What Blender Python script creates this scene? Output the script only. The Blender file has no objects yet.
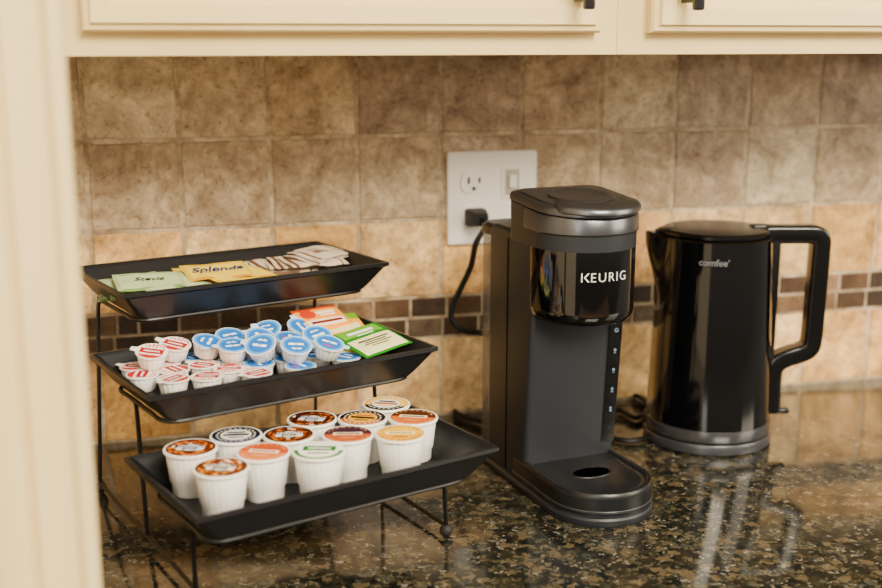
import bpy, bmesh, math, random
from mathutils import Vector, Matrix, noise
random.seed(7)
PI=math.pi
C=bpy.context.scene.collection
R=math.radians

# ---------------------------------------------------------------- camera
CAM=Vector((0,-1.362,.47)); YAW=R(15); PITCH=R(12.43); FPX=1150.0
Fv=Vector((math.sin(YAW)*math.cos(PITCH),math.cos(YAW)*math.cos(PITCH),-math.sin(PITCH)))
Rv=Vector((math.cos(YAW),-math.sin(YAW),0)); Uv=Rv.cross(Fv)
def at(px,py,z):
    d=Fv+Rv*((px-441)/FPX)+Uv*((294-py)/FPX)
    t=(z-CAM.z)/d.z
    return CAM+d*t
def at_y(px,py,y):
    d=Fv+Rv*((px-441)/FPX)+Uv*((294-py)/FPX)
    return CAM+d*((y-CAM.y)/d.y)
cd=bpy.data.cameras.new('camera'); cam=bpy.data.objects.new('camera',cd); C.objects.link(cam)
cam.location=CAM; cam.rotation_euler=(PI/2-PITCH,0,-YAW)
cd.sensor_width=36; cd.lens=FPX/882*36; cd.clip_start=.02
cd.dof.use_dof=True; cd.dof.focus_distance=1.14; cd.dof.aperture_fstop=3.2
bpy.context.scene.camera=cam

# ---------------------------------------------------------------- materials
def lin(h):
    h=h.lstrip('#'); o=[]
    for i in (0,2,4):
        c=int(h[i:i+2],16)/255; o.append(c/12.92 if c<=.04045 else ((c+.055)/1.055)**2.4)
    return tuple(o)
def newmat(name):
    m=bpy.data.materials.new(name); m.use_nodes=True
    return m,m.node_tree,m.node_tree.nodes['Principled BSDF']
def mat(name,col,rough=.5,metal=0,coat=0,var=.08,scale=30,bump=0,bscale=200,trans=0,spec=.5,emit=0,alpha=1):
    m,nt,b=newmat(name)
    if isinstance(col,str): col=lin(col)
    tc=nt.nodes.new('ShaderNodeTexCoord'); n=nt.nodes.new('ShaderNodeTexNoise'); n.inputs['Scale'].default_value=scale; n.inputs['Detail'].default_value=4
    nt.links.new(tc.outputs['Object'],n.inputs['Vector'])
    r=nt.nodes.new('ShaderNodeValToRGB')
    r.color_ramp.elements[0].position=.3; r.color_ramp.elements[1].position=.7
    r.color_ramp.elements[0].color=tuple(c*(1-var) for c in col)+(1,); r.color_ramp.elements[1].color=tuple(min(1,c*(1+var)) for c in col)+(1,)
    nt.links.new(n.outputs['Fac'],r.inputs['Fac']); nt.links.new(r.outputs['Color'],b.inputs['Base Color'])
    b.inputs['Roughness'].default_value=rough; b.inputs['Metallic'].default_value=metal
    b.inputs['Coat Weight'].default_value=coat; b.inputs['Coat Roughness'].default_value=.08
    b.inputs['Specular IOR Level'].default_value=spec; b.inputs['Transmission Weight'].default_value=trans; b.inputs['Alpha'].default_value=alpha
    if emit:
        b.inputs['Emission Color'].default_value=col+(1,); b.inputs['Emission Strength'].default_value=emit
    if bump:
        n2=nt.nodes.new('ShaderNodeTexNoise'); n2.inputs['Scale'].default_value=bscale
        nt.links.new(tc.outputs['Object'],n2.inputs['Vector'])
        bp=nt.nodes.new('ShaderNodeBump'); bp.inputs['Strength'].default_value=bump; bp.inputs['Distance'].default_value=.001
        nt.links.new(n2.outputs['Fac'],bp.inputs['Height']); nt.links.new(bp.outputs['Normal'],b.inputs['Normal'])
    return m
def colattr(name,rough=.4,metal=0,spec=.5,bump=0):
    m,nt,b=newmat(name)
    a=nt.nodes.new('ShaderNodeVertexColor'); a.layer_name='Col'
    nt.links.new(a.outputs['Color'],b.inputs['Base Color'])
    tc=nt.nodes.new('ShaderNodeTexCoord'); n=nt.nodes.new('ShaderNodeTexNoise'); n.inputs['Scale'].default_value=120
    nt.links.new(tc.outputs['Object'],n.inputs['Vector'])
    mr=nt.nodes.new('ShaderNodeMapRange'); mr.inputs['To Min'].default_value=rough*.8; mr.inputs['To Max'].default_value=rough*1.2
    nt.links.new(n.outputs['Fac'],mr.inputs['Value']); nt.links.new(mr.outputs['Result'],b.inputs['Roughness'])
    b.inputs['Metallic'].default_value=metal; b.inputs['Specular IOR Level'].default_value=spec
    if bump:
        bp=nt.nodes.new('ShaderNodeBump'); bp.inputs['Strength'].default_value=bump; bp.inputs['Distance'].default_value=.002
        nt.links.new(n.outputs['Fac'],bp.inputs['Height']); nt.links.new(bp.outputs['Normal'],b.inputs['Normal'])
    return m

def tile_mat():
    m,nt,b=newmat('travertine_tile'); L=nt.links
    a=nt.nodes.new('ShaderNodeVertexColor'); a.layer_name='Col'
    tc=nt.nodes.new('ShaderNodeTexCoord')
    def nz(scale,detail,rough,dist=0,off=None):
        n=nt.nodes.new('ShaderNodeTexNoise'); n.inputs['Scale'].default_value=scale; n.inputs['Detail'].default_value=detail; n.inputs['Roughness'].default_value=rough; n.inputs['Distortion'].default_value=dist
        # each tile reads its own stretch of stone: shift by the tile colour
        v=nt.nodes.new('ShaderNodeVectorMath'); v.operation='MULTIPLY_ADD'; v.inputs[1].default_value=(9,7,11)
        L.new(a.outputs['Color'],v.inputs[0]); L.new(tc.outputs['Object'],v.inputs[2]); L.new(v.outputs['Vector'],n.inputs['Vector'])
        return n
    def ramp(src,stops):
        r=nt.nodes.new('ShaderNodeValToRGB'); e=r.color_ramp.elements
        e[0].position=stops[0][0]; e[0].color=stops[0][1]+(1,); e[1].position=stops[1][0]; e[1].color=stops[1][1]+(1,)
        for p,c in stops[2:]:
            k=e.new(p); k.color=c+(1,)
        L.new(src,r.inputs['Fac']); return r.outputs['Color']
    def mul(x,y,f=1):
        q=nt.nodes.new('ShaderNodeMix'); q.data_type='RGBA'; q.blend_type='MULTIPLY'; q.inputs['Factor'].default_value=f
        L.new(x,q.inputs['A']); L.new(y,q.inputs['B']); return q.outputs['Result']
    c1=ramp(nz(19,9,.70,.7).outputs['Fac'],[(.34,(.56,.48,.40)),(.66,(1.46,1.47,1.47)),(.45,(.87,.83,.78)),(.53,(1.06,1.05,1.03))])
    c2=ramp(nz(70,7,.75).outputs['Fac'],[(.36,(.72,.67,.61)),(.60,(1.14,1.15,1.15))])
    n3=nz(150,4,.6)
    c3=ramp(n3.outputs['Fac'],[(.33,(.46,.39,.32)),(.41,(1,1,1))])
    L.new(mul(mul(mul(a.outputs['Color'],c1),c2),c3,.8),b.inputs['Base Color'])
    b.inputs['Roughness'].default_value=.36
    bp=nt.nodes.new('ShaderNodeBump'); bp.inputs['Strength'].default_value=.5; bp.inputs['Distance'].default_value=.002
    L.new(n3.outputs['Fac'],bp.inputs['Height']); L.new(bp.outputs['Normal'],b.inputs['Normal'])
    return m
def granite_mat():
    m,nt,b=newmat('dark_granite'); L=nt.links
    tc=nt.nodes.new('ShaderNodeTexCoord')
    nd=nt.nodes.new('ShaderNodeTexNoise'); nd.inputs['Scale'].default_value=150; nd.inputs['Detail'].default_value=6
    L.new(tc.outputs['Object'],nd.inputs['Vector'])
    add=nt.nodes.new('ShaderNodeMix'); add.data_type='VECTOR'; add.inputs['Factor'].default_value=.020
    L.new(tc.outputs['Object'],add.inputs['A']); L.new(nd.outputs['Color'],add.inputs['B'])
    def vor(s):
        v=nt.nodes.new('ShaderNodeTexVoronoi'); v.inputs['Scale'].default_value=s; L.new(add.outputs['Result'],v.inputs['Vector'])
        q=nt.nodes.new('ShaderNodeSeparateColor'); L.new(v.outputs['Color'],q.inputs['Color']); return q
    def ramp(src,stops,const=True):
        r=nt.nodes.new('ShaderNodeValToRGB')
        if const: r.color_ramp.interpolation='CONSTANT'
        e=r.color_ramp.elements
        e[0].position=stops[0][0]; e[0].color=stops[0][1]+(1,)
        e[1].position=stops[1][0]; e[1].color=stops[1][1]+(1,)
        for p,c in stops[2:]:
            k=e.new(p); k.color=c+(1,)
        L.new(src,r.inputs['Fac']); return r.outputs['Color']
    def mix(f,a_,b_,fac=None):
        q=nt.nodes.new('ShaderNodeMix'); q.data_type='RGBA'
        if f is not None: L.new(f,q.inputs['Factor'])
        else: q.inputs['Factor'].default_value=fac
        L.new(a_,q.inputs['A'])
        if isinstance(b_,tuple): q.inputs['B'].default_value=b_+(1,)
        else: L.new(b_,q.inputs['B'])
        return q.outputs['Result']
    n1=nt.nodes.new('ShaderNodeTexNoise'); n1.inputs['Scale'].default_value=38; n1.inputs['Detail'].default_value=9; n1.inputs['Roughness'].default_value=.75; n1.inputs['Distortion'].default_value=1.2
    L.new(tc.outputs['Object'],n1.inputs['Vector'])
    base=ramp(n1.outputs['Fac'],[(.40,(.004,.005,.004)),(.49,(.017,.019,.012)),(.54,(.062,.050,.027)),(.59,(.015,.018,.013)),(.66,(.076,.064,.042))],False)
    s1=vor(215)
    c1=ramp(s1.outputs['Red'],[(0,(.003,.003,.003)),(.34,(.018,.020,.013)),(.52,(.056,.043,.022)),(.64,(.006,.008,.007)),(.78,(.105,.083,.048)),(.90,(.056,.062,.054))])
    o=mix(None,base,c1,.55)
    s2=vor(105)
    o=mix(ramp(s2.outputs['Green'],[(0,(0,0,0)),(.82,(.6,.6,.6))]),o,(.105,.077,.040))
    o=mix(ramp(s2.outputs['Blue'],[(0,(0,0,0)),(.72,(.8,.8,.8))]),o,(.004,.005,.005))
    s3=vor(300)
    o=mix(ramp(s3.outputs['Blue'],[(0,(0,0,0)),(.970,(.6,.6,.6))]),o,(.24,.22,.18))
    L.new(o,b.inputs['Base Color'])
    b.inputs['Roughness'].default_value=.085; b.inputs['IOR'].default_value=1.5; b.inputs['Specular IOR Level'].default_value=.46
    return m

M=dict(
 tile=tile_mat(), granite=granite_mat(),
 cream=mat('cream_paint','#DDC68C',.42,var=.015,scale=8), cream2=mat('cream_trim_paint','#DCC791',.45,var=.015,scale=8),
 black=mat('black_metal','#121214',.35,var=.1), wire=mat('black_wire','#0A0A0A',.4,metal=.2),
 tray=mat('charcoal_tray','#141518',.36,coat=.08,var=.12,scale=25,spec=.4),
 charcoal=mat('charcoal_plastic','#1B1E23',.42,var=.04,bump=.1,bscale=900,spec=.4), charcoal2=mat('dark_charcoal_plastic','#0E1013',.34,var=.04,spec=.4),
 gloss=mat('glossy_black','#040405',.06,coat=.6,var=.1), steel=mat('brushed_grey_metal','#55565A',.28,metal=.85,var=.05), steel2=mat('dark_brushed_metal','#46474B',.30,metal=.7,var=.05),
 greyp=mat('grey_plastic','#404145',.3,metal=.5,var=.05), ring=mat('base_ring_metal','#6A6A6E',.22,metal=.8,var=.05), darkgap=mat('dark_gap','#020202',.9,spec=0),
 smoke=mat('smoked_clear_plastic','#6A6A6C',.10,var=.03,alpha=.6),
 kettle=mat('kettle_black','#030304',.09,coat=.25,var=.1), kblack=mat('kettle_satin_black','#060607',.20,spec=.45),
 white=mat('white_plastic','#F4F1EB',.35,var=.02), plate=mat('outlet_white','#E6E2DA',.35,var=.02), slot=mat('slot_dark','#151515',.6),
 letter=mat('letter_silver','#D2D2D2',.3,var=.01,emit=.04), letterk=mat('letter_dark','#101014',.6,var=.05,spec=.2), letterg=mat('letter_grey','#77777B',.35,metal=.3), letterr=mat('letter_red','#7A1810',.5,var=.05),letterb=mat('letter_blue','#1A2C6A',.6,var=.05,spec=.2),letterw=mat('letter_white','#F2F0EA',.5,var=.02),
 icon=mat('icon_blue','#8FB4CC',.4,emit=.1),
 cord=mat('black_rubber','#050506',.55,spec=.3), rubber=mat('rubber','#0A0A0A',.7),
 lid=colattr('printed_foil',.6,.0,.15), paper=colattr('printed_paper',.65,0,.2,bump=.25),
 wood=mat('floor_wood','#7B5B3E',.5,var=.2), wall=mat('wall_paint','#D9CFBB',.7,var=.02),
)

# ---------------------------------------------------------------- builders
class B:
    def __init__(s): s.bm=bmesh.new()
    def box(s,x0,x1,y0,y1,z0,z1,bev=0):
        r=bmesh.ops.create_cube(s.bm,size=1); vs=r['verts']
        for v in vs: v.co=Vector(((x0+x1)/2+v.co.x*(x1-x0),(y0+y1)/2+v.co.y*(y1-y0),(z0+z1)/2+v.co.z*(z1-z0)))
        if bev:
            es=list({e for v in vs for e in v.link_edges})
            bmesh.ops.bevel(s.bm,geom=es,offset=bev,segments=3,profile=.5,affect='EDGES')
        return s
    def loft(s,rings,cap0=True,cap1=True,closed=False):
        vr=[[s.bm.verts.new(p) for p in ring] for ring in rings]
        n=len(vr[0]); m=len(vr)
        for i in range(m if closed else m-1):
            a=vr[i]; b=vr[(i+1)%m]
            for j in range(n):
                try: s.bm.faces.new((a[j],a[(j+1)%n],b[(j+1)%n],b[j]))
                except ValueError: pass
        if not closed:
            if cap0: s.bm.faces.new(vr[0][::-1])
            if cap1: s.bm.faces.new(vr[-1])
        return s
    def lathe(s,prof,seg=48,c=(0,0)):
        return s.loft([[(c[0]+r*math.cos(2*PI*k/seg),c[1]+r*math.sin(2*PI*k/seg),z) for k in range(seg)] for r,z in prof])
    def tube(s,pts,r,seg=10,closed=False):
        pts=[Vector(p) for p in pts]; n=len(pts); rings=[]; up=None
        for i,p in enumerate(pts):
            if closed: t=(pts[(i+1)%n]-pts[i-1]).normalized()
            else: t=(pts[min(i+1,n-1)]-pts[max(i-1,0)]).normalized()
            if up is None:
                up=Vector((0,0,1)) if abs(t.z)<.9 else Vector((1,0,0))
            a=t.cross(up)
            if a.length<1e-6: a=t.cross(Vector((0,1,0)))
            a.normalize(); b=a.cross(t).normalized(); up=b
            rings.append([p+a*r*math.cos(2*PI*k/seg)+b*r*math.sin(2*PI*k/seg) for k in range(seg)])
        return s.loft(rings,closed=closed)
    def sphere(s,c,r):
        bmesh.ops.create_uvsphere(s.bm,u_segments=16,v_segments=10,radius=r,matrix=Matrix.Translation(c)); return s
    def build(s,name,m,parent=None,ang=35,loc=None,rot=None):
        bmesh.ops.recalc_face_normals(s.bm,faces=s.bm.faces)
        me=bpy.data.meshes.new(name); s.bm.to_mesh(me); s.bm.free()
        me.materials.append(m); me.shade_smooth(); me.set_sharp_from_angle(angle=R(ang))
        o=bpy.data.objects.new(name,me); C.objects.link(o)
        if parent: o.parent=parent
        if loc is not None: o.location=loc
        if rot is not None: o.rotation_euler=rot
        return o
def smooth_path(pts,n=8,closed=False):
    P=[Vector(p) for p in pts]; out=[]; N=len(P)
    rng=N if closed else N-1
    for i in range(rng):
        p0=P[(i-1)%N] if closed or i>0 else P[0]; p1=P[i]; p2=P[(i+1)%N]; p3=P[(i+2)%N] if closed or i+2<N else P[-1]
        for k in range(n):
            t=k/n
            out.append(.5*((2*p1)+(-p0+p2)*t+(2*p0-5*p1+4*p2-p3)*t*t+(-p0+3*p1-3*p2+p3)*t**3))
    if not closed: out.append(P[-1])
    return out
def rr(x0,x1,y0,y1,r,z,n=6):
    pts=[]
    for cx,cy,a0 in ((x1-r,y1-r,0),(x0+r,y1-r,90),(x0+r,y0+r,180),(x1-r,y0+r,270)):
        for k in range(n+1):
            a=R(a0+90*k/n); pts.append((cx+r*math.cos(a),cy+r*math.sin(a),z))
    return pts
def dshape(hw,yb,yc,z,rb=.008,n=28,fl=1.0,slope=0):
    pts=[]
    for cx,a0 in ((hw-rb,0),(-hw+rb,90)):
        for k in range(6):
            a=R(a0+90*k/5); pts.append((cx+rb*math.cos(a),yb-rb+rb*math.sin(a),z))
    for k in range(n+1):
        a=PI+PI*k/n; pts.append((hw*math.cos(a),yc+hw*fl*math.sin(a),z))
    if slope: pts=[(x,y,q+slope*(y-(yc-hw))) for x,y,q in pts]
    return pts
def empty(name,loc,rz=0,rot=None):
    o=bpy.data.objects.new(name,None); C.objects.link(o); o.location=loc; o.rotation_euler=rot if rot else (0,0,rz); o.empty_display_size=.02
    return o
def tag(o,label,cat,group=None):
    o['label']=label; o['category']=cat
    if group: o['group']=group
    return o
def struct(o): o['kind']='structure'; return o
def text_mesh(body,size,off=0.0,ext=.0002,shear=0,space=1):
    cu=bpy.data.curves.new('text','FONT'); cu.body=body; cu.size=size; cu.offset=off; cu.extrude=ext; cu.align_x='CENTER'; cu.align_y='CENTER'; cu.resolution_u=3; cu.shear=shear; cu.space_character=space
    ob=bpy.data.objects.new('text',cu); C.objects.link(ob); bpy.context.view_layer.update()
    dg=bpy.context.evaluated_depsgraph_get(); me=bpy.data.meshes.new_from_object(ob.evaluated_get(dg))
    bpy.data.objects.remove(ob); bpy.data.curves.remove(cu); me.materials.clear()
    return me
def text_obj(name,body,size,m,parent,loc=(0,0,0),rot=(0,0,0),off=0,sx=1,bend=None,shear=0,space=1):
    me=text_mesh(body,size,off,shear=shear,space=space)
    for v in me.vertices:
        v.co.x*=sx
        if bend:            # wrapped upright round a vertical cylinder
            r,a,z,cy=bend; t=a+v.co.x/r; rad=r+v.co.z
            v.co=Vector((rad*math.cos(t),cy+rad*math.sin(t),z+v.co.y))
    me.materials.append(m)
    o=bpy.data.objects.new(name,me); C.objects.link(o); o.parent=parent; o.location=loc; o.rotation_euler=rot
    return o

# ---------------------------------------------------------------- setting
def build_wall():
    verts=[];faces=[];cols=[]
    rnd=random.Random(3)
    def tile(x0,x1,z0,z1,c,dep=.003,b=.0024,seg=6,jit=.0009):
        per=[]
        for k in range(seg): per.append((x0+(x1-x0)*k/seg,z0))
        for k in range(seg): per.append((x1,z0+(z1-z0)*k/seg))
        for k in range(seg): per.append((x1-(x1-x0)*k/seg,z1))
        for k in range(seg): per.append((x0,z1-(z1-z0)*k/seg))
        cx,cz_=(x0+x1)/2,(z0+z1)/2; n=len(per); i=len(verts)
        jt=[(rnd.uniform(-jit,jit),rnd.uniform(-jit,jit)) for _ in per]
        for (x,z),(u,v) in zip(per,jt): verts.append((x+u*.6,dep,z+v*.6))
        for (x,z),(u,v) in zip(per,jt):
            verts.append((x+(b if x<cx-.3*(x1-x0) else -b if x>cx+.3*(x1-x0) else 0)+u,0,z+(b if z<cz_-.3*(z1-z0) else -b if z>cz_+.3*(z1-z0) else 0)+v))
        for k in range(n):
            faces.append((i+k,i+(k+1)%n,i+n+(k+1)%n,i+n+k)); cols.append(c)
        faces.append(tuple(i+n+k for k in range(n))); cols.append(c)
    X0,X1=-.62,1.75
    i=len(verts); verts.extend([(X0,.0018,-.05),(X1,.0018,-.05),(X1,.0018,1.3),(X0,.0018,1.3)]); faces.append((i,i+1,i+2,i+3)); cols.append(lin('#B4A48A'))
    P=.104; g=.0014
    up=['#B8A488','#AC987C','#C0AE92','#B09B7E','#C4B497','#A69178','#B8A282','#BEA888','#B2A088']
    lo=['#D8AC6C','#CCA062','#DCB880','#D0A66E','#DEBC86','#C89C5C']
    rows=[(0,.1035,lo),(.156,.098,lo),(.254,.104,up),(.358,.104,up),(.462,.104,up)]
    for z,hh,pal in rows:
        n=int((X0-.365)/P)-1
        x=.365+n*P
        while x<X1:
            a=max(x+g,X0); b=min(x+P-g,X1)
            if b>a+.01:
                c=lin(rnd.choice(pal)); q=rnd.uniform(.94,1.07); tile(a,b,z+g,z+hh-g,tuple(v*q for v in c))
            x+=P
    mos=['#42301F','#33251B','#5A432E','#6E553E','#3A2B20','#84694E','#4E3A29','#38291F','#5E5140']
    for r_,z in enumerate((.1035,.1300)):
        x=X0-(.02 if r_ else 0)
        while x<X1:
            w=rnd.choice((.047,.047,.047,.047,.024))
            a=max(x+.0012,X0); b=min(x+w-.0012,X1)
            if b>a+.003: tile(a,b,z+.0012,z+.0252,lin(rnd.choice(mos)),b=.0012,seg=2,jit=.0003)
            x+=w
    me=bpy.data.meshes.new('wall_back'); me.from_pydata(verts,[],faces)
    ca=me.color_attributes.new('Col','FLOAT_COLOR','CORNER')
    for p in me.polygons:
        for li in p.loop_indices: ca.data[li].color=tuple(cols[p.index])+(1,)
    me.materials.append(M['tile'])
    o=bpy.data.objects.new('wall_back',me); C.objects.link(o); struct(o)
build_wall()
struct(B().box(-.72,-.62,-1.9,.1,-.9,1.9).build('wall_left',M['wall']))
struct(B().box(-.62,1.75,.005,.1,-.9,1.9).build('wall_back_core',M['wall']))
struct(B().box(-.72,2.6,-3.2,.1,-.95,-.9).build('floor',M['wood']))
ct=B().box(-.62,1.75,-.625,.003,-.035,0,.004).build('countertop',M['granite'])
tag(ct,'polished dark granite kitchen countertop with brown and tan flecks','countertop')
# foreground pilaster
p=B(); xr=-.0345
prof=[(xr,-.635),(xr,-.652),(xr-.002,-.657),(xr-.006,-.660),(xr-.010,-.6585),(xr-.012,-.654),(xr-.034,-.654),(xr-.036,-.650),(xr-.038,-.650),(xr-.040,-.657),(xr-.060,-.657),(xr-.062,-.655),(xr-.062,-.635)]
p.loft([[(x,y,z) for x,y in prof] for z in (-.9,1.9)])
struct(p.build('trim_1',M['cream2'],ang=50))

# upper cabinets
def upper_cabinet(x0,x1,dx0,dx1,pullx,label):
    t=empty('upper_cabinet',((x0+x1)/2,0,.457)); cx=(x0+x1)/2
    B().box(x0-cx,x1-cx,-.333,-.001,0,.75,.0006).build('body',M['cream'],t)
    d=B()
    def fr(i,y): return [(dx0-cx+i,y,.020+i),(dx1-cx-i,y,.020+i),(dx1-cx-i,y,.73-i),(dx0-cx+i,y,.73-i)]
    d.loft([fr(0,-.333),fr(0,-.345),fr(.002,-.348),fr(.006,-.349),fr(.0075,-.353),fr(.022,-.353),fr(.024,-.350),fr(.03,-.345),fr(.05,-.345),fr(.07,-.351)])
    dr=d.build('door',M['cream'],t,ang=20)
    h=B().box(pullx-cx-.005,pullx-cx+.005,-.382,-.374,.040,.170,.002).box(pullx-cx-.004,pullx-cx+.004,-.376,-.350,.047,.057,.001).box(pullx-cx-.004,pullx-cx+.004,-.376,-.350,.153,.163,.001).build('handle',M['black'],dr)
    h['label']='black bar pull handle'
    tag(t,label,'cabinet'); return t
upper_cabinet(-.5,.447,-.034,.425,.4,'cream upper cabinet above the three-tier rack, wide door left of the stile')
upper_cabinet(.4472,1.3,.476,1.0,.507,'cream upper cabinet above the coffee machine and the kettle')

# ---------------------------------------------------------------- outlet
ox=at_y(491,197,0)
t=empty('wall_outlet',(ox.x,0,ox.z)); tag(t,'white double wall plate with socket and switch on the tiled backsplash','outlet')
B().box(-.058,.058,-.007,0,-.058,.058,.003).build('cover_plate',M['plate'],t)
def socket(cx,cz,parent):
    s=B(); n=28; ring=[]
    for k in range(n):
        a=2*PI*k/n; ring.append((.0165*math.cos(a),max(-.0125,min(.0125,.0165*math.sin(a)))))
    s.loft([[(cx+x,-.0068,cz+z) for x,z in ring],[(cx+x,-.0095,cz+z) for x,z in ring]])
    f=s.build('socket',M['plate'],parent)
    B().box(cx-.0082,cx-.0055,-.0099,-.009,cz-.001,cz+.0075).box(cx+.0055,cx+.0082,-.0099,-.009,cz,cz+.0065).box(cx-.0025,cx+.0025,-.0099,-.009,cz-.0095,cz-.0048,.0005).build('slots',M['slot'],f)
socket(-.025,.0195,t); socket(-.025,-.0195,t)
s=B().box(.0105,.0395,-.0082,-.006,-.002,.040,.001).build('switch_frame',M['plate'],t)
B().box(.0160,.0340,-.0086,-.0075,.003,.035,.0002).build('switch_gap',mat('outlet_shade','#A8A296',.5),s)
B().box(.0205,.0295,-.0130,-.008,.012,.028,.001).build('switch_toggle',M['plate'],s)
# plug and cord
pz=ox.z-.0215; pxx=ox.x-.024
t=empty('power_cord',(pxx,-.0095,pz)); tag(t,'black power cord plugged into the wall socket, hanging behind the coffee machine','cord')
B().loft([rr(-.013,.013,-.012,.010,.004,0),rr(-.013,.013,-.012,.010,.004,.010),rr(-.009,.009,-.008,.007,.003,.030)]).build('plug',M['cord'],t,rot=(PI/2,0,0))
cp=[(pxx,-.037,pz),(pxx+.002,-.048,pz-.008)]
for px,py,y in ((476,243,-.05),(471,266,-.045),(460,290,-.04),(453,305,-.038),(452,320,-.04),(462,330,-.045),(480,333,-.06),(495,336,-.10)):
    cp.append(tuple(at_y(px,py,y)))
cp=[(x-pxx,y+.0095,z-pz) for x,y,z in cp]
B().tube(smooth_path(cp,6),.0038,8).build('cable',M['cord'],t)

# ---------------------------------------------------------------- coffee machine
mo=(.423,-.178,0)
t=empty('coffee_machine',mo,R(8)); tag(t,'charcoal single-serve pod coffee machine with grey metal top, beside the kettle','coffee maker')
d=dshape
b=B(); b.loft([d(.0555,.054,-.152,0,fl=.98),d(.0565,.055,-.152,.002,fl=.98),d(.0565,.055,-.152,.007,fl=.98),d(.055,.054,-.152,.009,fl=.98),d(.0545,.053,-.152,.0095),d(.0545,.053,-.152,.012)])
b.build('base',M['charcoal'],t)
b=B(); b.loft([d(.0550,-.060,-.152,.0125),d(.0550,-.060,-.152,.029),d(.0545,-.060,-.152,.0325),d(.0530,-.060,-.152,.0345),d(.0500,-.0600,-.152,.0350),d(.0480,-.0620,-.152,.0335),d(.0470,-.0625,-.152,.0315),d(.0440,-.063,-.152,.0310),d(.0425,-.063,-.152,.0318)])
dt=b.build('drip_tray',M['charcoal2'],t)
B().loft([d(.0553,-.0602,-.152,.0145),d(.0556,-.0602,-.152,.0150),d(.0556,-.0602,-.152,.0168),d(.0553,-.0602,-.152,.0172)]).build('tray_trim',M['greyp'],dt)
b=B(); cen=(0,-.138)
def oval(a,z): return [(cen[0]+a*.0205*math.cos(2*PI*k/32),cen[1]+a*.0125*math.sin(2*PI*k/32),z) for k in range(32)]
b.loft([oval(1.16,.0314),oval(1.12,.0326),oval(1.02,.0326),oval(.98,.0318)])
b.build('drain_rim',M['charcoal2'],dt)
b=B(); b.loft([oval(.97,.0316),oval(.97,.0328)]); b.build('drain_hole',M['darkgap'],dt)
# column
b=B(); b.loft([rr(-.0540,.0540,-.092,.0,.005,.0125),rr(-.0545,.0545,-.092,.0,.006,.035),rr(-.0545,.0545,-.104,.0,.006,.200),rr(-.0545,.0545,-.104,.0,.006,.268),rr(-.0535,.0535,-.103,-.001,.006,.275),rr(-.050,.050,-.099,-.005,.006,.278)])
col=b.build('body',M['charcoal'],t)
B().loft([rr(-.0551,-.0541,-.048,-.0468,.0003,z) for z in (.013,.268)]).build('side_seam',M['darkgap'],col)
# reservoir
b=B(); b.loft([rr(-.041,.041,.001,.048,.014,.0125),rr(-.043,.043,.001,.050,.014,.02),rr(-.043,.043,.001,.050,.014,.260)])
b.build('water_reservoir',M['smoke'],t)
b=B(); b.loft([rr(-.044,.044,.001,.051,.014,.2605),rr(-.044,.044,.001,.051,.014,.269),rr(-.040,.040,.001,.047,.014,.273)])
b.build('reservoir_lid',M['charcoal2'],t)
# head
HC=-.106; SL=.075
b=B(); b.loft([d(.046,-.090,HC,.192),d(.050,-.090,HC,.194),d(.0535,-.090,HC,.199),d(.0545,-.090,HC,.206),d(.0545,-.090,HC,.2825)])
hd=b.build('brew_head',M['gloss'],t); hd['label']='glossy black round brew head with white lettering'
b=B(); b.lathe([(.016,.186),(.018,.192)],24,(0,-.115)); b.build('spout',M['charcoal2'],hd)
B().loft([d(.0548,-.042,HC,.268,.014),d(.0548,-.042,HC,.300,.014,slope=SL)]).build('head_shell',M['charcoal'],t)
b=B(); b.loft([d(.0560,-.085,HC,.2842,.003),d(.0570,-.084,HC,.2855,.003),d(.0564,-.084,HC,.2985,.003,slope=SL*.6),d(.0555,-.085,HC,.3000,.003,slope=SL),d(.0530,-.087,HC,.3005,.003,slope=SL)])
b.build('metal_collar',M['steel'],t)
b=B(); b.loft([d(.0550,-.041,HC,.3010,.014,slope=SL),d(.0560,-.041,HC,.3018,.014,slope=SL),d(.0560,-.041,HC,.3060,.014,slope=SL),d(.0548,-.042,HC,.3085,.014,slope=SL),d(.0510,-.045,HC,.3105,.014,slope=SL),d(.0490,-.046,HC,.3102,.014,slope=SL)])
ld=b.build('lid',M['steel'],t)
b=B(); b.loft([d(.0485,-.047,HC,.3100,.014,slope=SL),d(.0485,-.047,HC,.3115,.014,slope=SL),d(.0470,-.049,HC,.3120,.014,slope=SL)])
b.build('lid_inset',M['steel2'],ld)
b=B(); n=26; rings=[]
for k in range(n+1):
    a=R(205)+R(130)*k/n; e_=abs(math.sin(PI*k/n))**.5
    ca,sa=math.cos(a),math.sin(a)
    def P3(r,z): return (r*ca,HC+r*sa,z+SL*(r*sa+.0545))
    r0,r1=.042,.0475+.0165*e_
    rings.append([P3(r0,.3108),P3(r1-.001,.3050),P3(r1+.0008,.3062),P3(r1+.0008,.3105),P3(r1-.002,.3130),P3(r0,.3145)])
b.loft(rings); b.build('lid_handle',M['steel'],ld,ang=50)
b=B(); b.loft([[(x,y,z0+SL*(y-HC+.0545)) for x,y in [(r*math.cos(2*PI*k/40),HC+.004+r*math.sin(2*PI*k/40)) for k in range(40)]] for r,z0 in ((.034,.3118),(.034,.3132),(.031,.3136),(.029,.3128))])
b.build('lid_disc',M['steel2'],ld)
b=B(); b.loft([[(x,y0-.0012 if q else y0+.002,z) for x,q in ((.038,0),(.0530,0),(.0530,1),(.038,1))] for y0,z in ((-.0925,.045),(-.104,.190))])
cpn=b.build('control_panel',M['gloss'],t)
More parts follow.
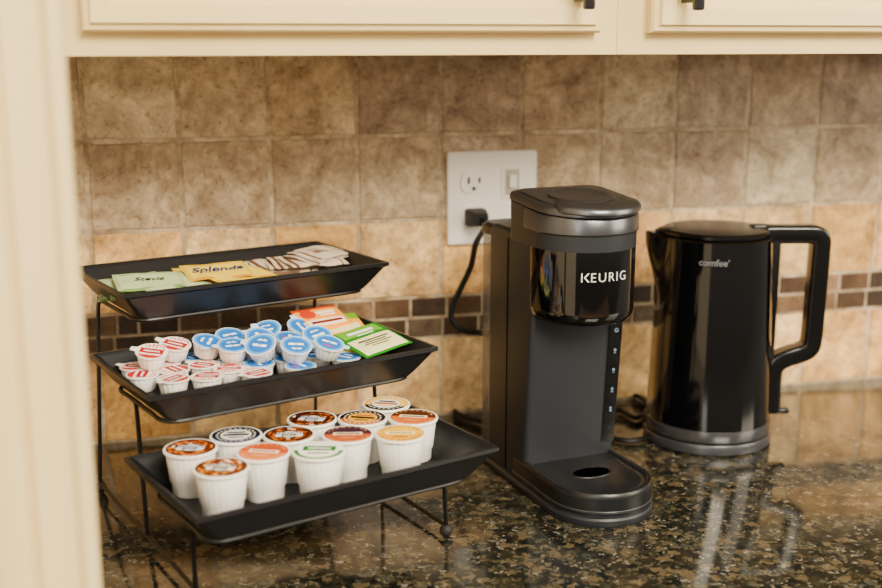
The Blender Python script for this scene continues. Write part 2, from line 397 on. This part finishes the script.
for k,z in enumerate((.172,.150,.128,.106,.084)):
    y=-.0925-(z-.045)/(.145)*.0115-.0017
    bb=B()
    rr_=.0019 if k==0 else .0012
    bb.tube([(.0458+rr_*math.cos(2*PI*i/14),y,z+rr_*math.sin(2*PI*i/14)) for i in range(14)],.00025,6,True)
    if k: bb.box(.0444,.0472,y-.0003,y+.0003,z-.0032,z-.0029)
    bb.build('button_icon',M['icon'],cpn)
# lettering: the K is an upright bar and a separate chevron
me=text_mesh('EURIG',.0133,-.00015,space=1.18)
xs=[v.co.x for v in me.vertices]; ys=[v.co.y for v in me.vertices]; y0,y1=min(ys),max(ys); ym=(y0+y1)/2
bm=bmesh.new(); bm.from_mesh(me); kx=min(xs)-.0016
def poly(pts):
    vs=[bm.verts.new((x,y,.0002)) for x,y in pts]; bm.faces.new(vs)
poly([(kx-.0082,y0),(kx-.0070,y0),(kx-.0070,y1),(kx-.0082,y1)])
poly([(kx-.0056,ym),(kx-.0039,ym),(kx,y1),(kx-.0018,y1)])
poly([(kx-.0056,ym),(kx-.0018,y0),(kx,y0),(kx-.0039,ym)])
bm.to_mesh(me); bm.free()
xs=[v.co.x for v in me.vertices]; mid=(min(xs)+max(xs))/2
for v in me.vertices:
    r=.0551; a=-PI/2-R(4)+(v.co.x-mid)/r; v.co=Vector(((r+v.co.z)*math.cos(a),HC+(r+v.co.z)*math.sin(a),.243+v.co.y))
me.materials.append(M['letter']); o=bpy.data.objects.new('lettering',me); C.objects.link(o); o.parent=hd

# ---------------------------------------------------------------- kettle
t=empty('electric_kettle',(.656,-.160,0),R(-15)); tag(t,'glossy black electric kettle with tapered body and squared handle','kettle')
B().lathe([(.070,0),(.0755,.002),(.0755,.010),(.074,.013),(.068,.014)],64).build('power_base',M['greyp'],t)
HT=.247
def kr(z): return .0738+(.0652-.0738)*((z-.016)/(HT-.016))
rings=[]
for z in [.016,.0165]+[.02+(HT-.0215)*i/26 for i in range(27)]+[HT+.0005,HT+.002]:
    ring=[]
    for k in range(96):
        a=2*PI*k/96; r=kr(min(max(z,.016),HT))
        if z<.017: r=.070 if z<.0162 else .073
        da=abs(a-PI)
        f=max(0,min(1,(z-HT+.075)/.075)); f=f*f*(3-2*f)
        r+=.018*math.exp(-(da/.22)**2)*f
        if z>HT+.0015: r-=.002
        ring.append((r*math.cos(a),r*math.sin(a),z+ (.004*math.exp(-(da/.22)**2)*f)))
    rings.append(ring)
kb=B().loft(rings).build('body',M['kettle'],t)
B().lathe([(.0740,.0155),(.0748,.017),(.0740,.029),(.0733,.0292)],64).build('bottom_band',M['ring'],t)
b=B()
def kring(r,z,ex=.010):
    o=[]
    for k in range(96):
        a=2*PI*k/96; q=r+ex*math.exp(-(abs(a-PI)/.22)**2); o.append((q*math.cos(a),q*math.sin(a),z))
    return o
b.loft([kring(.0605,HT+.0022),kring(.0620,HT+.004),kring(.0620,HT+.0070),kring(.0600,HT+.0095,.007),kring(.047,HT+.0108,0),kring(.02,HT+.0115,0)])
b.build('lid',M['kblack'],t)
def sweep(path,hw,ht,name,m,parent):
    P=smooth_path([(x,0,z) for x,z in path],8); rings=[]
    for i,p in enumerate(P):
        tt=(P[min(i+1,len(P)-1)]-P[max(i-1,0)]).normalized(); nrm=Vector((-tt.z,0,tt.x))
        ring=[]
        for k in range(28):
            a=2*PI*k/28; ca,sa=math.cos(a),math.sin(a)
            ring.append(p+Vector((0,1,0))*hw*math.copysign(abs(ca)**.35,ca)+nrm*ht*math.copysign(abs(sa)**.35,sa))
        rings.append(ring)
    return B().loft(rings).build(name,m,parent)
sweep([(.050,HT+.0005),(.062,HT+.002),(.085,HT+.002),(.108,HT+.002),(.1175,HT+.0008),(.1215,HT-.004),(.1220,HT-.016),(.1216,.20),(.1209,.16),(.1201,.128),(.1180,.113),(.109,.106),(.097,.102),(.085,.097),(.0765,.088),(.0745,.070),(.0750,.050),(.0755,.032)],.0130,.0106,'handle',M['kblack'],t)
B().box(.060,.074,-.012,.012,.09,HT-.004,.003).build('handle_spine',M['kblack'],t)
B().box(.080,.098,-.007,.007,.030,.036,.002).build('power_switch',M['kblack'],t)
B().box(.040,.060,-.009,.009,HT+.008,HT+.0135,.002).build('lid_button',M['kblack'],t)
text_obj('lettering','comfee\u2019',.0108,M['letterg'],kb,off=.0001,sx=1.0,bend=(kr(.226)+.0006,-PI/2+R(-14),.226,0))

# kettle cord
t=empty('kettle_cord',(.56,-.09,0)); tag(t,'black cord looping on the counter between coffee machine and kettle','cord')
cp=[at(650,437,.004),at(632,441,.004),at(612,437,.004),at(606,422,.004),at(618,410,.004),at(636,418,.004),at(648,408,.004),at(640,397,.004),at(618,394,.004),at(590,396,.004),at(540,400,.004),at(475,403,.004),at(455,408,.004),at(462,416,.004),at(490,424,.004)]
cp=[p-Vector((.56,-.09,0)) for p in cp]
B().tube(smooth_path(cp,6),.0034,8).build('cable',M['cord'],t)

# ---------------------------------------------------------------- rack
TR=R(19); e1=Vector((math.cos(TR),math.sin(TR),0)); e2=Vector((-math.sin(TR),math.cos(TR),0))
L_,W_,DP=.292,.165,.029
T=[Vector((.0386,-.516,.111))-e1*.008,Vector((.0088,-.410,.179))-e1*.007,Vector((-.0065,-.271,.239))-e1*.012-e2*.004]
def tp(i,a,b_,z): v=T[i]+e1*a+e2*b_; return Vector((v.x,v.y,z))
fz=[T[i].z-DP for i in range(3)]
t=empty('tiered_wire_rack',(.11,-.26,0),0); tag(t,'black wire three-tier stand with ball feet holding the serving trays','rack')
ro=Vector((.11,-.26,0))
FL,FR,BL=Vector((.032,-.432,0)),Vector((.274,-.359,0)),Vector((-.052,-.157,0)); BR=FR+BL-FL
wr=.0021
for i in range(3):
    z=fz[i]-wr-.0003; a0,a1,b0,b1=.020,L_-.022,.018,W_-.018
    pts=[]
    for a,b_ in ((a0,b0),(a1,b0),(a1,b1),(a0,b1)): pts.append(tp(i,a,b_,z))
    loop=[]
    for k in range(4):
        p0,p1=pts[k],pts[(k+1)%4]; q=(p1-p0).normalized()*.012
        loop+= [p0+q]+[p0.lerp(p1,f) for f in (.25,.5,.75)]+[p1-q]
    loop=smooth_path([p-ro for p in loop],3,True)
    B().tube(loop,wr,8,True).build('tier_frame',M['wire'],t)
def railpt(A,Bp,f): v=A.lerp(Bp,f); return Vector((v.x,v.y,.011))
for side,(A,Bp) in enumerate(((FL,BL),(FR,BR))):
    B().tube([v-ro for v in (railpt(A,Bp,0),railpt(A,Bp,.5),railpt(A,Bp,1))],wr,8).build('side_rail',M['wire'],t)
    ex=.020 if side==0 else L_-.022
    for i,(f,b_) in enumerate(((0,.06),(.45,.095),(1,.13))):
        bot=railpt(A,Bp,f); top=tp(i,ex,b_,fz[i]-wr-.0003)
        sh=top+Vector((0,0,-.012)); sh.x=bot.x*.25+top.x*.75; sh.y=bot.y*.25+top.y*.75
        B().tube(smooth_path([v-ro for v in (bot,bot.lerp(sh,.5),sh,top)],6),wr,8).build('post',M['wire'],t)
    for Fp in (A,Bp):
        B().sphere(Fp+Vector((0,0,.0065))-ro,.0065).build('foot',M['rubber'],t)

def make_tray(i,label):
    o=empty('serving_tray',T[i],TR)
    def ring(inx,iny,z,r=.004): return rr(inx,L_-inx,iny,W_-iny,r,z,4)
    rings=[ring(.028,.020,-DP,r=.006),ring(.022,.015,-DP,r=.008),ring(.017,.012,-DP+.005,r=.008),ring(.004,.003,-.0055,r=.004),ring(0,0,-.0035,r=.0025),ring(0,0,0,r=.0025),ring(.0035,.0030,.0003,r=.003),ring(.008,.0065,-.004,r=.004),ring(.020,.0145,-DP+.007,r=.008),ring(.025,.0185,-DP+.003,r=.008)]
    B().loft(rings).build('dish',M['tray'],o,ang=30)
    tag(o,label,'tray','black rectangular serving trays on the wire rack'); return o
make_tray(0,'black rectangular tray on the lowest tier, full of coffee pods')
make_tray(1,'black rectangular tray on the middle tier, holding creamers and tea bags')
make_tray(2,'black rectangular tray on the top tier, holding sweetener packets')
top_floor=[fz[i]+.0032 for i in range(3)]

# ---------------------------------------------------------------- polar printed discs
def disc(name,fn,r,z0,z1,m,parent,nr=22,ns=72,tab=None,gam=1.8):
    bm=bmesh.new(); lay=bm.loops.layers.float_color.new('Col')
    rings=[]
    c=bm.verts.new((0,0,z1))
    for i in range(1,nr+1):
        q=r*i/nr; rings.append([bm.verts.new((q*math.cos(2*PI*k/ns),q*math.sin(2*PI*k/ns),z1)) for k in range(ns)])
    low=[bm.verts.new((r*math.cos(2*PI*k/ns),r*math.sin(2*PI*k/ns),z0)) for k in range(ns)]
    def col(f,c_):
        for l in f.loops: l[lay]=tuple(v**gam for v in c_)+(1,)
    for k in range(ns):
        k2=(k+1)%ns; th=2*PI*(k+.5)/ns
        col(bm.faces.new((c,rings[0][k],rings[0][k2])),fn(0.0,th))
        for i in range(nr-1):
            rad=(i+1.5)/nr
            col(bm.faces.new((rings[i][k],rings[i+1][k],rings[i+1][k2],rings[i][k2])),fn(rad,th))
        col(bm.faces.new((rings[-1][k],low[k],low[k2],rings[-1][k2])),fn(1.0,th))
    if tab:
        vs=[bm.verts.new(p) for p in ((r*.9,-.0045,z1),(r+.005,-.003,z1+.0006),(r+.005,.003,z1+.0006),(r*.9,.0045,z1))]
        col(bm.faces.new(vs),fn(.97,0))
    me=bpy.data.meshes.new(name); bm.to_mesh(me); bm.free(); me.materials.append(m)
    o=bpy.data.objects.new(name,me); C.objects.link(o); o.parent=parent
    return o
W=lin('#F4F1EA')
H=lin
def inside(x,y,w,h): return abs(x)<w and abs(y)<h
def donut(ringc,spot,cen,dark,seed):
    rd=random.Random(seed); tb=[rd.random() for _ in range(900)]
    def f(r,a):
        if r>.93: return W
        if r>.88: return dark
        x=r*math.cos(a); y=r*math.sin(a)
        if inside(x,y+.02,.52,.25): return cen
        if r>.34:
            k=int(a/(2*PI)*26)+int(r*11)*26; q=tb[k%900]
            if r<.42: return dark
            return dark if q<.14 else (spot if q<.42 else (W if q<.46 else ringc))
        return cen
    return f
def half(a1,a2,band,mark,bar):
    def f(r,a):
        if r>.93: return W
        y=r*math.sin(a); x=r*math.cos(a)
        if .76<r<.84 and abs(y)>.25: return mark if int(a/(2*PI)*40)%2 else (a1 if y>0 else a2)
        if inside(x,y-.04,.58,.16): return bar if inside(x,y-.04,.46,.06) else band
        if inside(x,y+.42,.30,.05): return mark
        return a1 if y>0 else a2
    return f
def arcs(c1,c2,c3,cen=W):
    def f(r,a):
        if r>.93: return W
        if r>.60:
            if .70<r<.78 and int(a/(2*PI)*44)%2: return W
            return c1 if math.sin(a)>-.3 else c2
        y=r*math.sin(a); x=r*math.cos(a)
        if inside(x,y-.28,.36,.09): return c2
        if inside(x,y+.30,.30,.06): return c1
        return c3 if inside(x,y,.50,.12) else cen
    return f
def greenlid(r,a):
    if r>.93: return W
    y=r*math.sin(a); x=r*math.cos(a)
    if inside(x,y-.22,.62,.24): return H('#ECF6EC') if inside(x,y-.22,.44,.06) else H('#189A44')
    if r>.76 and y<0: return H('#58A868')
    if inside(x,y+.30,.40,.06): return H('#4A6A50')
    return H('#F4F4EE')
PODS=[ # px,py,pattern,text,label
 (196,447,donut(H('#9A5A2C'),H('#E0A050'),H('#F4F1EA'),H('#33231C'),1),('DONUT','SHOP',M['letterb']),'coffee pod with orange-brown ring lid, at the back left end of the lowest tray'),
 (227,466,donut(H('#A46A36'),H('#E8B058'),H('#F4F1EA'),H('#4A2C18'),2),('DONUT','SHOP',M['letterk']),'coffee pod with orange and brown lid, frontmost at the left of the lowest tray'),
 (238,437,arcs(H('#1C2C4C'),H('#4A5E80'),H('#1C3460')),None,'coffee pod with white lid edged by a dark blue arc, back row of lowest tray'),
 (268,453,half(H('#D2803C'),H('#E4A46A'),H('#F8EAD8'),H('#F0C8A4'),H('#B8662C')),None,'coffee pod with peach-orange lid, second from the left in front'),
 (287,432,donut(H('#805028'),H('#D09040'),H('#F4F1EA'),H('#34241A'),3),('DONUT','SHOP',M['letterk']),'coffee pod with brown lid, third from left in the back row'),
 (317,448,greenlid,None,'coffee pod with white lid and green band, front row of the lowest tray'),
 (315,416,donut(H('#7E4426'),H('#D8984A'),H('#F4F1EA'),H('#2E1A14'),4),('DONUT','SHOP',M['letterb']),'coffee pod with dark red-brown lid, back row middle of the lowest tray'),
 (353,434,half(H('#6E5266'),H('#D08644'),H('#F4E2CC'),H('#E0B890'),H('#5A3040')),None,'coffee pod with half purple-brown half orange lid, front row of the lowest tray'),
 (363,412,arcs(H('#4E3414'),H('#D09430'),H('#3C2A14'),H('#F0C868')),None,'coffee pod with tan centre and dark brown ringed lid, back row of the lowest tray'),
 (398,428,half(H('#F2D020'),H('#EEC41C'),H('#FCF4CC'),H('#7A5A10'),H('#B88A18')),None,'coffee pod with yellow-orange lid, front row of the lowest tray'),
 (403,403,arcs(H('#F4D42C'),H('#3A3A38'),H('#D09C20')),None,'coffee pod with white and yellow lid, rear right end of the lowest tray'),
 (436,416,half(H('#7C5028'),H('#DC9038'),H('#F4E6D0'),H('#F0C480'),H('#6A4018')),None,'coffee pod with brown and orange lid, at the far right end of the lowest tray'),
]
def relax(pts,mind,rect,iters=400,pull=.02):
    orig=[list(p) for p in pts]; P=[list(p) for p in pts]
    for it in range(iters):
        for i in range(len(P)):
            for j in range(i):
                dx=P[i][0]-P[j][0]; dy=P[i][1]-P[j][1]; dd=math.hypot(dx,dy) or 1e-6
                if dd<mind:
                    s=(mind-dd)/2/dd; P[i][0]+=dx*s; P[i][1]+=dy*s; P[j][0]-=dx*s; P[j][1]-=dy*s
        if it<iters*.6:
            for p,o in zip(P,orig): p[0]+=(o[0]-p[0])*pull; p[1]+=(o[1]-p[1])*pull
        for p in P:
            p[0]=min(max(p[0],rect[0]),rect[1]); p[1]=min(max(p[1],rect[2]),rect[3])
    return P
def to_tray(i,v): d=v-T[i]; return (d.dot(e1),d.dot(e2))
podz=top_floor[0]
PS=.975; PR=.0240*PS
loc=relax([to_tray(0,at(p[0],p[1],podz+.040)) for p in PODS],PR*2+.0003,(.0435,L_-.0435,.0380,W_-.0380))
cupme=None
for (a,b_),(px,py,fn,tx,lb) in zip(loc,PODS):
    o=empty('coffee_pod',tp(0,a,b_,podz),R(-12)+random.uniform(-.25,.25)); tag(o,lb,'coffee pod','coffee pods on the lowest tray'); o.scale=(PS,PS,.98)
    if cupme is None:
        rings=[]
        for r,z,k in ((.0160,0,0),(.0173,.001,0),(.0178,.0115,0),(.0186,.0125,1),(.0215,.0375,1),(.0217,.0385,0),(.0238,.0393,0),(.0241,.0402,0),(.0239,.0412,0),(.021,.0412,0)):
            rings.append([((r+(.00045*k if q%4<2 else 0))*math.cos(2*PI*q/96),(r+(.00045*k if q%4<2 else 0))*math.sin(2*PI*q/96),z) for q in range(96)])
        c=B().loft(rings).build('cup',M['white'],o,ang=60); cupme=c.data
    else:
        c=bpy.data.objects.new('cup',cupme); C.objects.link(c); c.parent=o
    l=disc('lid',fn,.0235,.0412,.0418,M['lid'],o,nr=30,ns=96)
    if tx:
        text_obj('lid_print',tx[0],.0070,tx[2],l,loc=(0,.0014,.04195),off=.0001)
        text_obj('lid_print',tx[1],.0054,tx[2],l,loc=(0,-.0038,.04195),off=.0001)

# ---------------------------------------------------------------- creamers
def cream_red(seed):
    def f(r,a):
        if r>.93: return H('#F2EEE8')
        x=r*math.cos(a); y=r*math.sin(a)
        if inside(x,y,.75,.32): return H('#F1EBE4') if inside(x,y,.5,.07) else H('#B8141C')
        if y>.5: return H('#C83038')
        if y<-.5 and int((x+1)*9)%2: return H('#D86060')
        return H('#F4F0EA')
    return f
def cream_blue(seed):
    def f(r,a):
        x=r*math.cos(a); y=r*math.sin(a)
        if r>.95: return H('#C8DCF0')
        if inside(x,y-.10,.50,.10): return H('#F4F6F8')
        if inside(x,y+.38,.30,.07): return H('#E8F0F8') if seed%3 else H('#D04048')
        if r>.72: return H('#68AEE8')
        return H('#3488D4')
    return f
ccup=None
CH=.0150
def creamer(v,kind,seed,tilt=(0,0)):
    global ccup
    lab=('small creamer cup with red and white lid on the middle tray','red-lidded creamers on the middle tray') if kind=='red' else ('small creamer cup with blue lid on the middle tray','blue-lidded creamers on the middle tray')
    o=empty('creamer_cup',v); o.rotation_mode='ZYX'; o.rotation_euler=(tilt[0],tilt[1],random.uniform(0,6.28)); tag(o,lab[0],'creamer',lab[1])
    if ccup is None:
        rings=[]
        for r,z,k in ((.0098,0,0),(.0108,.001,1),(.0130,CH-.0028,1),(.0135,CH-.0018,0),(.0150,CH-.0012,0),(.0152,CH-.0005,0),(.0145,CH,0)):
            rings.append([((r+(.0007*k if q%4<2 else 0))*math.cos(2*PI*q/64),(r+(.0007*k if q%4<2 else 0))*math.sin(2*PI*q/64),z) for q in range(64)])
        c=B().loft(rings).build('cup',M['white'],o,ang=60); ccup=c.data
    else:
        c=bpy.data.objects.new('cup',ccup); C.objects.link(c); c.parent=o
    disc('lid',cream_red(seed) if kind=='red' else cream_blue(seed),.0150,CH,CH+.0004,M['lid'],o,nr=12,ns=40,tab=True,gam=1.35)
cz=top_floor[1]
items=[(143,357,'red'),(166,363,'red'),(191,358,'red'),(150,371,'red'),(176,377,'red'),(211,373,'red'),(250,367,'red'),(178,347,'red'),(214,360,'red'),(240,358,'blue'),
 (207,344,'blue'),(230,344,'blue'),(254,346,'blue'),(262,335,'blue'),(268,354,'blue'),(290,359,'blue'),(287,343,'blue'),(296,329,'blue'),(310,338,'blue'),(328,352,'blue'),(230,335,'blue'),(300,349,'blue'),(320,331,'blue')]
loc=relax([to_tray(1,at(x,y,cz+CH)) for x,y,k in items],.0303,(.032,.218,.028,W_-.029))
for n,((a,b_),(x,y,k)) in enumerate(zip(loc,items)):
    creamer(tp(1,a,b_,cz),k,n)
# the loose top layer, tipped every way
up=[(178,350,'red'),(158,355,'red'),(204,348,'blue'),(228,350,'blue'),(244,342,'blue'),(262,350,'blue'),(268,336,'blue'),(286,344,'blue'),(298,333,'blue'),(314,340,'blue'),(318,350,'blue'),(230,337,'blue'),(300,350,'blue')]
loc=relax([to_tray(1,at(x,y,cz+.026)) for x,y,k in up],.0300,(.045,.216,.048,W_-.032))
for n,((a,b_),(x,y,k)) in enumerate(zip(loc,up)):
    tx_=random.uniform(.15,.46); ty_=random.uniform(-.30,.30)
    creamer(tp(1,a,b_,cz+CH+.0008+.0075*(tx_+abs(ty_))),k,50+n,(tx_,ty_))

# ---------------------------------------------------------------- printed packets
pk=[0]
def packet(name,w,h,th,fn,label,cat,group,v,rz,tilt=0,roll=0,nx=32,ny=22,text=None,tm=None,ts=.01,crumple=.0008,toff=.0003):
    pk[0]+=1; sd=pk[0]*7.3
    bm=bmesh.new(); lay=bm.loops.layers.float_color.new('Col')
    def zz(i,j):
        u=i/nx*2-1; q=j/ny*2-1
        return th*.5*max(0,(1-abs(u)**4))**.5*max(0,(1-abs(q)**4))**.5
    def wv(x,y): return crumple*noise.noise(Vector((x*45+sd,y*45,sd)))*2
    top=[[bm.verts.new(((i/nx-.5)*w,(j/ny-.5)*h,th*.5+zz(i,j)+.0002+wv((i/nx-.5)*w,(j/ny-.5)*h))) for j in range(ny+1)] for i in range(nx+1)]
    bot=[[bm.verts.new(((i/nx-.5)*w,(j/ny-.5)*h,th*.5-zz(i,j)+wv((i/nx-.5)*w,(j/ny-.5)*h))) for j in range(ny+1)] for i in range(nx+1)]
    for i in range(nx):
        for j in range(ny):
            c=tuple(q**1.25 for q in fn((i+.5)/nx,(j+.5)/ny))+(1,)
            f=bm.faces.new((top[i][j],top[i+1][j],top[i+1][j+1],top[i][j+1]))
            for l in f.loops: l[lay]=c
            f=bm.faces.new((bot[i][j],bot[i][j+1],bot[i+1][j+1],bot[i+1][j]))
            for l in f.loops: l[lay]=c
    me=bpy.data.meshes.new(name); bm.to_mesh(me); bm.free(); me.materials.append(M['paper']); me.shade_smooth()
    o=bpy.data.objects.new(name,me); C.objects.link(o); o.location=v
    o.rotation_mode='XYZ'; o.rotation_euler=(tilt,roll,rz)
    tag(o,label,cat,group)
    if text:
        p=text_obj('print',text,ts,tm,o,loc=(0,.002,th+.0006),off=toff,shear=.3)
        for v_ in p.data.vertices: v_.co.z+=wv(v_.co.x,v_.co.y+.002)
    return o
def sw(base,acc):
    def f(u,q):
        if u<.05 or u>.95: return tuple(c*.82 for c in base)
        if q<.08 : return acc
        if .88<q<.93 and .1<u<.8: return acc
        if .16<q<.20 and .25<u<.75: return tuple(c*.5 for c in acc)
        return base
    return f
z3=top_floor[2]
pg=H('#C4D4A8'); yl=H('#EED44A'); wb=H('#DCCFBE')
rg=random.Random(11)
for k in range(7):
    b_=(.098,.080,.104,.064,.086,.048,.060)[k]
    packet('sweetener_packet',.066,.050,.0028,sw(pg,H('#86AA6A')),'pale green sweetener packet at the left of the top tray','sweetener packet','pale green packets on the top tray',
      tp(2,(.044,.066,.062,.042,.046,.066,.048)[k],b_,z3+.0030*k+.004),TR+R((-24,16,26,-12,10,18,-12)[k]),text='Stevia' if k in(4,6) else None,tm=M['letterk'],ts=.0125,tilt=R(8),toff=.0,crumple=.0010)
for k in range(7):
    b_=(.100,.084,.104,.066,.090,.050,.064)[k]
    packet('sweetener_packet',.068,.050,.0028,sw(yl,H('#D0A020')),'yellow sweetener packet with dark script on the top tray','sweetener packet','yellow packets on the top tray',
      tp(2,(.116,.138,.132,.112,.124,.138,.122)[k],b_,z3+.0030*k+.005),TR+R((24,-18,-28,12,-8,22,-8)[k]),text='Splenda' if k==6 else None,tm=M['letterb'],ts=.0175,tilt=R(8),toff=.0002,crumple=.0010)
def sugar(u,q):
    if .06<u<.14: return H('#7E5C44')
    if .86<u<.92: return H('#7E5C44')
    if .28<u<.72 and .36<q<.58: return H('#957A62')
    if .30<u<.6 and .70<q<.76: return H('#A8866A')
    return wb
for k in range(11):
    packet('sugar_packet',.066,.044,.0026,sugar,'brown and white sugar packet lying loose at the right of the top tray','sugar packet','brown and white packets on the top tray',
      tp(2,.176+.0080*k+rg.uniform(-.003,.003),.084+rg.uniform(-.022,.022),z3+.0021*k+.004),TR+R(-46+7*k+rg.uniform(-14,14)),tilt=R(6),roll=R(2),crumple=.0012)
# tea bags
def tea_green(u,q):
    if .06<u<.94 and .06<q<.60: return H('#EEE9B4')
    if q>.68 and .1<u<.9: return H('#7CBC2E')
    return H('#2E8A22')
def tea_dark(u,q):
    if .1<u<.9 and .7<q<.9: return H('#D9CF8E')
    return H('#0C3214')
def tea_orange(u,q):
    if .08<u<.92 and .12<q<.40: return H('#F6EAD6')
    if (u-.25)**2+(q-.7)**2*.6<.025: return H('#C84810')
    if q>.88: return H('#C05010')
    return H('#F8A820')
def tea_cream(u,q):
    if q>.72: return H('#E09A3E')
    if .34<q<.46 and .15<u<.85: return H('#8A4A30')
    return H('#EFE4CC')
def tea_yellow(u,q):
    if q>.7: return H('#7FB010')
    if .1<u<.9 and .15<q<.5: return H('#F2E8B0')
    return H('#F0B400')
GT='tea bags at the right of the middle tray'
packet('tea_bag',.054,.056,.004,tea_dark,'dark green wrapped tea bag at the bottom of the tea stack','tea bag',GT,tp(1,.240,.072,cz+.009),TR+R(34),tilt=R(4),roll=R(-6),crumple=.0005)
packet('tea_bag',.054,.056,.004,tea_yellow,'yellow and green wrapped tea bag sticking out under the bright green one','tea bag',GT,tp(1,.236,.090,cz+.016),TR+R(22),tilt=R(8),roll=R(-6),crumple=.0005)
g=packet('tea_bag',.058,.062,.004,tea_green,'bright green wrapped tea bag with cream label, nearest at the right of the middle tray','tea bag',GT,tp(1,.253,.064,cz+.023),TR+R(6),tilt=R(9),roll=R(-6),crumple=.0004)
B().box(-.018,.018,-.004,-.0025,.0048,.0052).box(-.013,.013,-.008,-.0070,.0048,.0052).box(-.016,.016,-.012,-.0110,.0048,.0052).box(-.010,.010,-.0165,-.0155,.0048,.0052).build('print',M['letterk'],g)
B().box(-.017,.014,.015,.0195,.0048,.0052).box(-.010,.010,.0095,.011,.0048,.0052).build('print',M['letterw'],g)
packet('tea_bag',.054,.046,.004,tea_cream,'cream wrapped tea bag with dark red print, leaning at the back of the middle tray','tea bag',GT,tp(1,.226,.118,cz+.021),TR+R(28),tilt=R(14),crumple=.0005)
packet('tea_bag',.054,.044,.004,tea_yellow,'yellow and green wrapped tea bag leaning between the cream and the orange ones','tea bag',GT,tp(1,.246,.120,cz+.027),TR+R(-8),tilt=R(17),crumple=.0005)
oo=packet('tea_bag',.054,.042,.004,tea_orange,'orange wrapped tea bag leaning on the tray back rim, topmost','tea bag',GT,tp(1,.234,.132,cz+.034),TR+R(4),tilt=R(20),crumple=.0004)
B().box(-.018,.018,-.0115,-.008,.0048,.0052).build('print',M['letterr'],oo)
B().box(-.004,.018,.005,.0085,.0048,.0052).box(-.002,.016,.001,.0025,.0048,.0052).build('print',M['letterw'],oo)

# ---------------------------------------------------------------- light
def area(name,loc,target,size,sy,energy,col):
    l=bpy.data.lights.new(name,'AREA'); l.shape='RECTANGLE'; l.size=size; l.size_y=sy; l.energy=energy; l.color=col
    o=bpy.data.objects.new(name,l); C.objects.link(o); o.location=loc
    o.rotation_euler=(Vector(target)-Vector(loc)).to_track_quat('-Z','Y').to_euler(); return o
area('ceiling_light',(.75,-2.6,1.80),(.4,-.2,.1),1.2,.9,195,(1,.87,.66))
area('window_light',(-1.5,-2.3,1.05),(.3,-.3,.15),1.9,1.5,84,(1,.97,.88))
area('side_light',(2.3,-1.5,1.0),(.5,-.2,.1),1.1,1.2,60,(1,.86,.64))
w=bpy.data.worlds.new('world'); bpy.context.scene.world=w; w.use_nodes=True
nt=w.node_tree; bg=nt.nodes['Background']
tc=nt.nodes.new('ShaderNodeTexCoord'); sp=nt.nodes.new('ShaderNodeSeparateXYZ'); nt.links.new(tc.outputs['Generated'],sp.inputs[0])
rp=nt.nodes.new('ShaderNodeValToRGB'); e=rp.color_ramp.elements
mr=nt.nodes.new('ShaderNodeMapRange'); mr.inputs['From Min'].default_value=-1; nt.links.new(sp.outputs['Z'],mr.inputs['Value']); nt.links.new(mr.outputs['Result'],rp.inputs['Fac'])
e[0].position=.35; e[0].color=(.10,.08,.055,1); e[1].position=.8; e[1].color=(.95,.88,.77,1)
x=e.new(.5); x.color=(.44,.39,.32,1)
nt.links.new(rp.outputs['Color'],bg.inputs['Color']); bg.inputs['Strength'].default_value=1.2
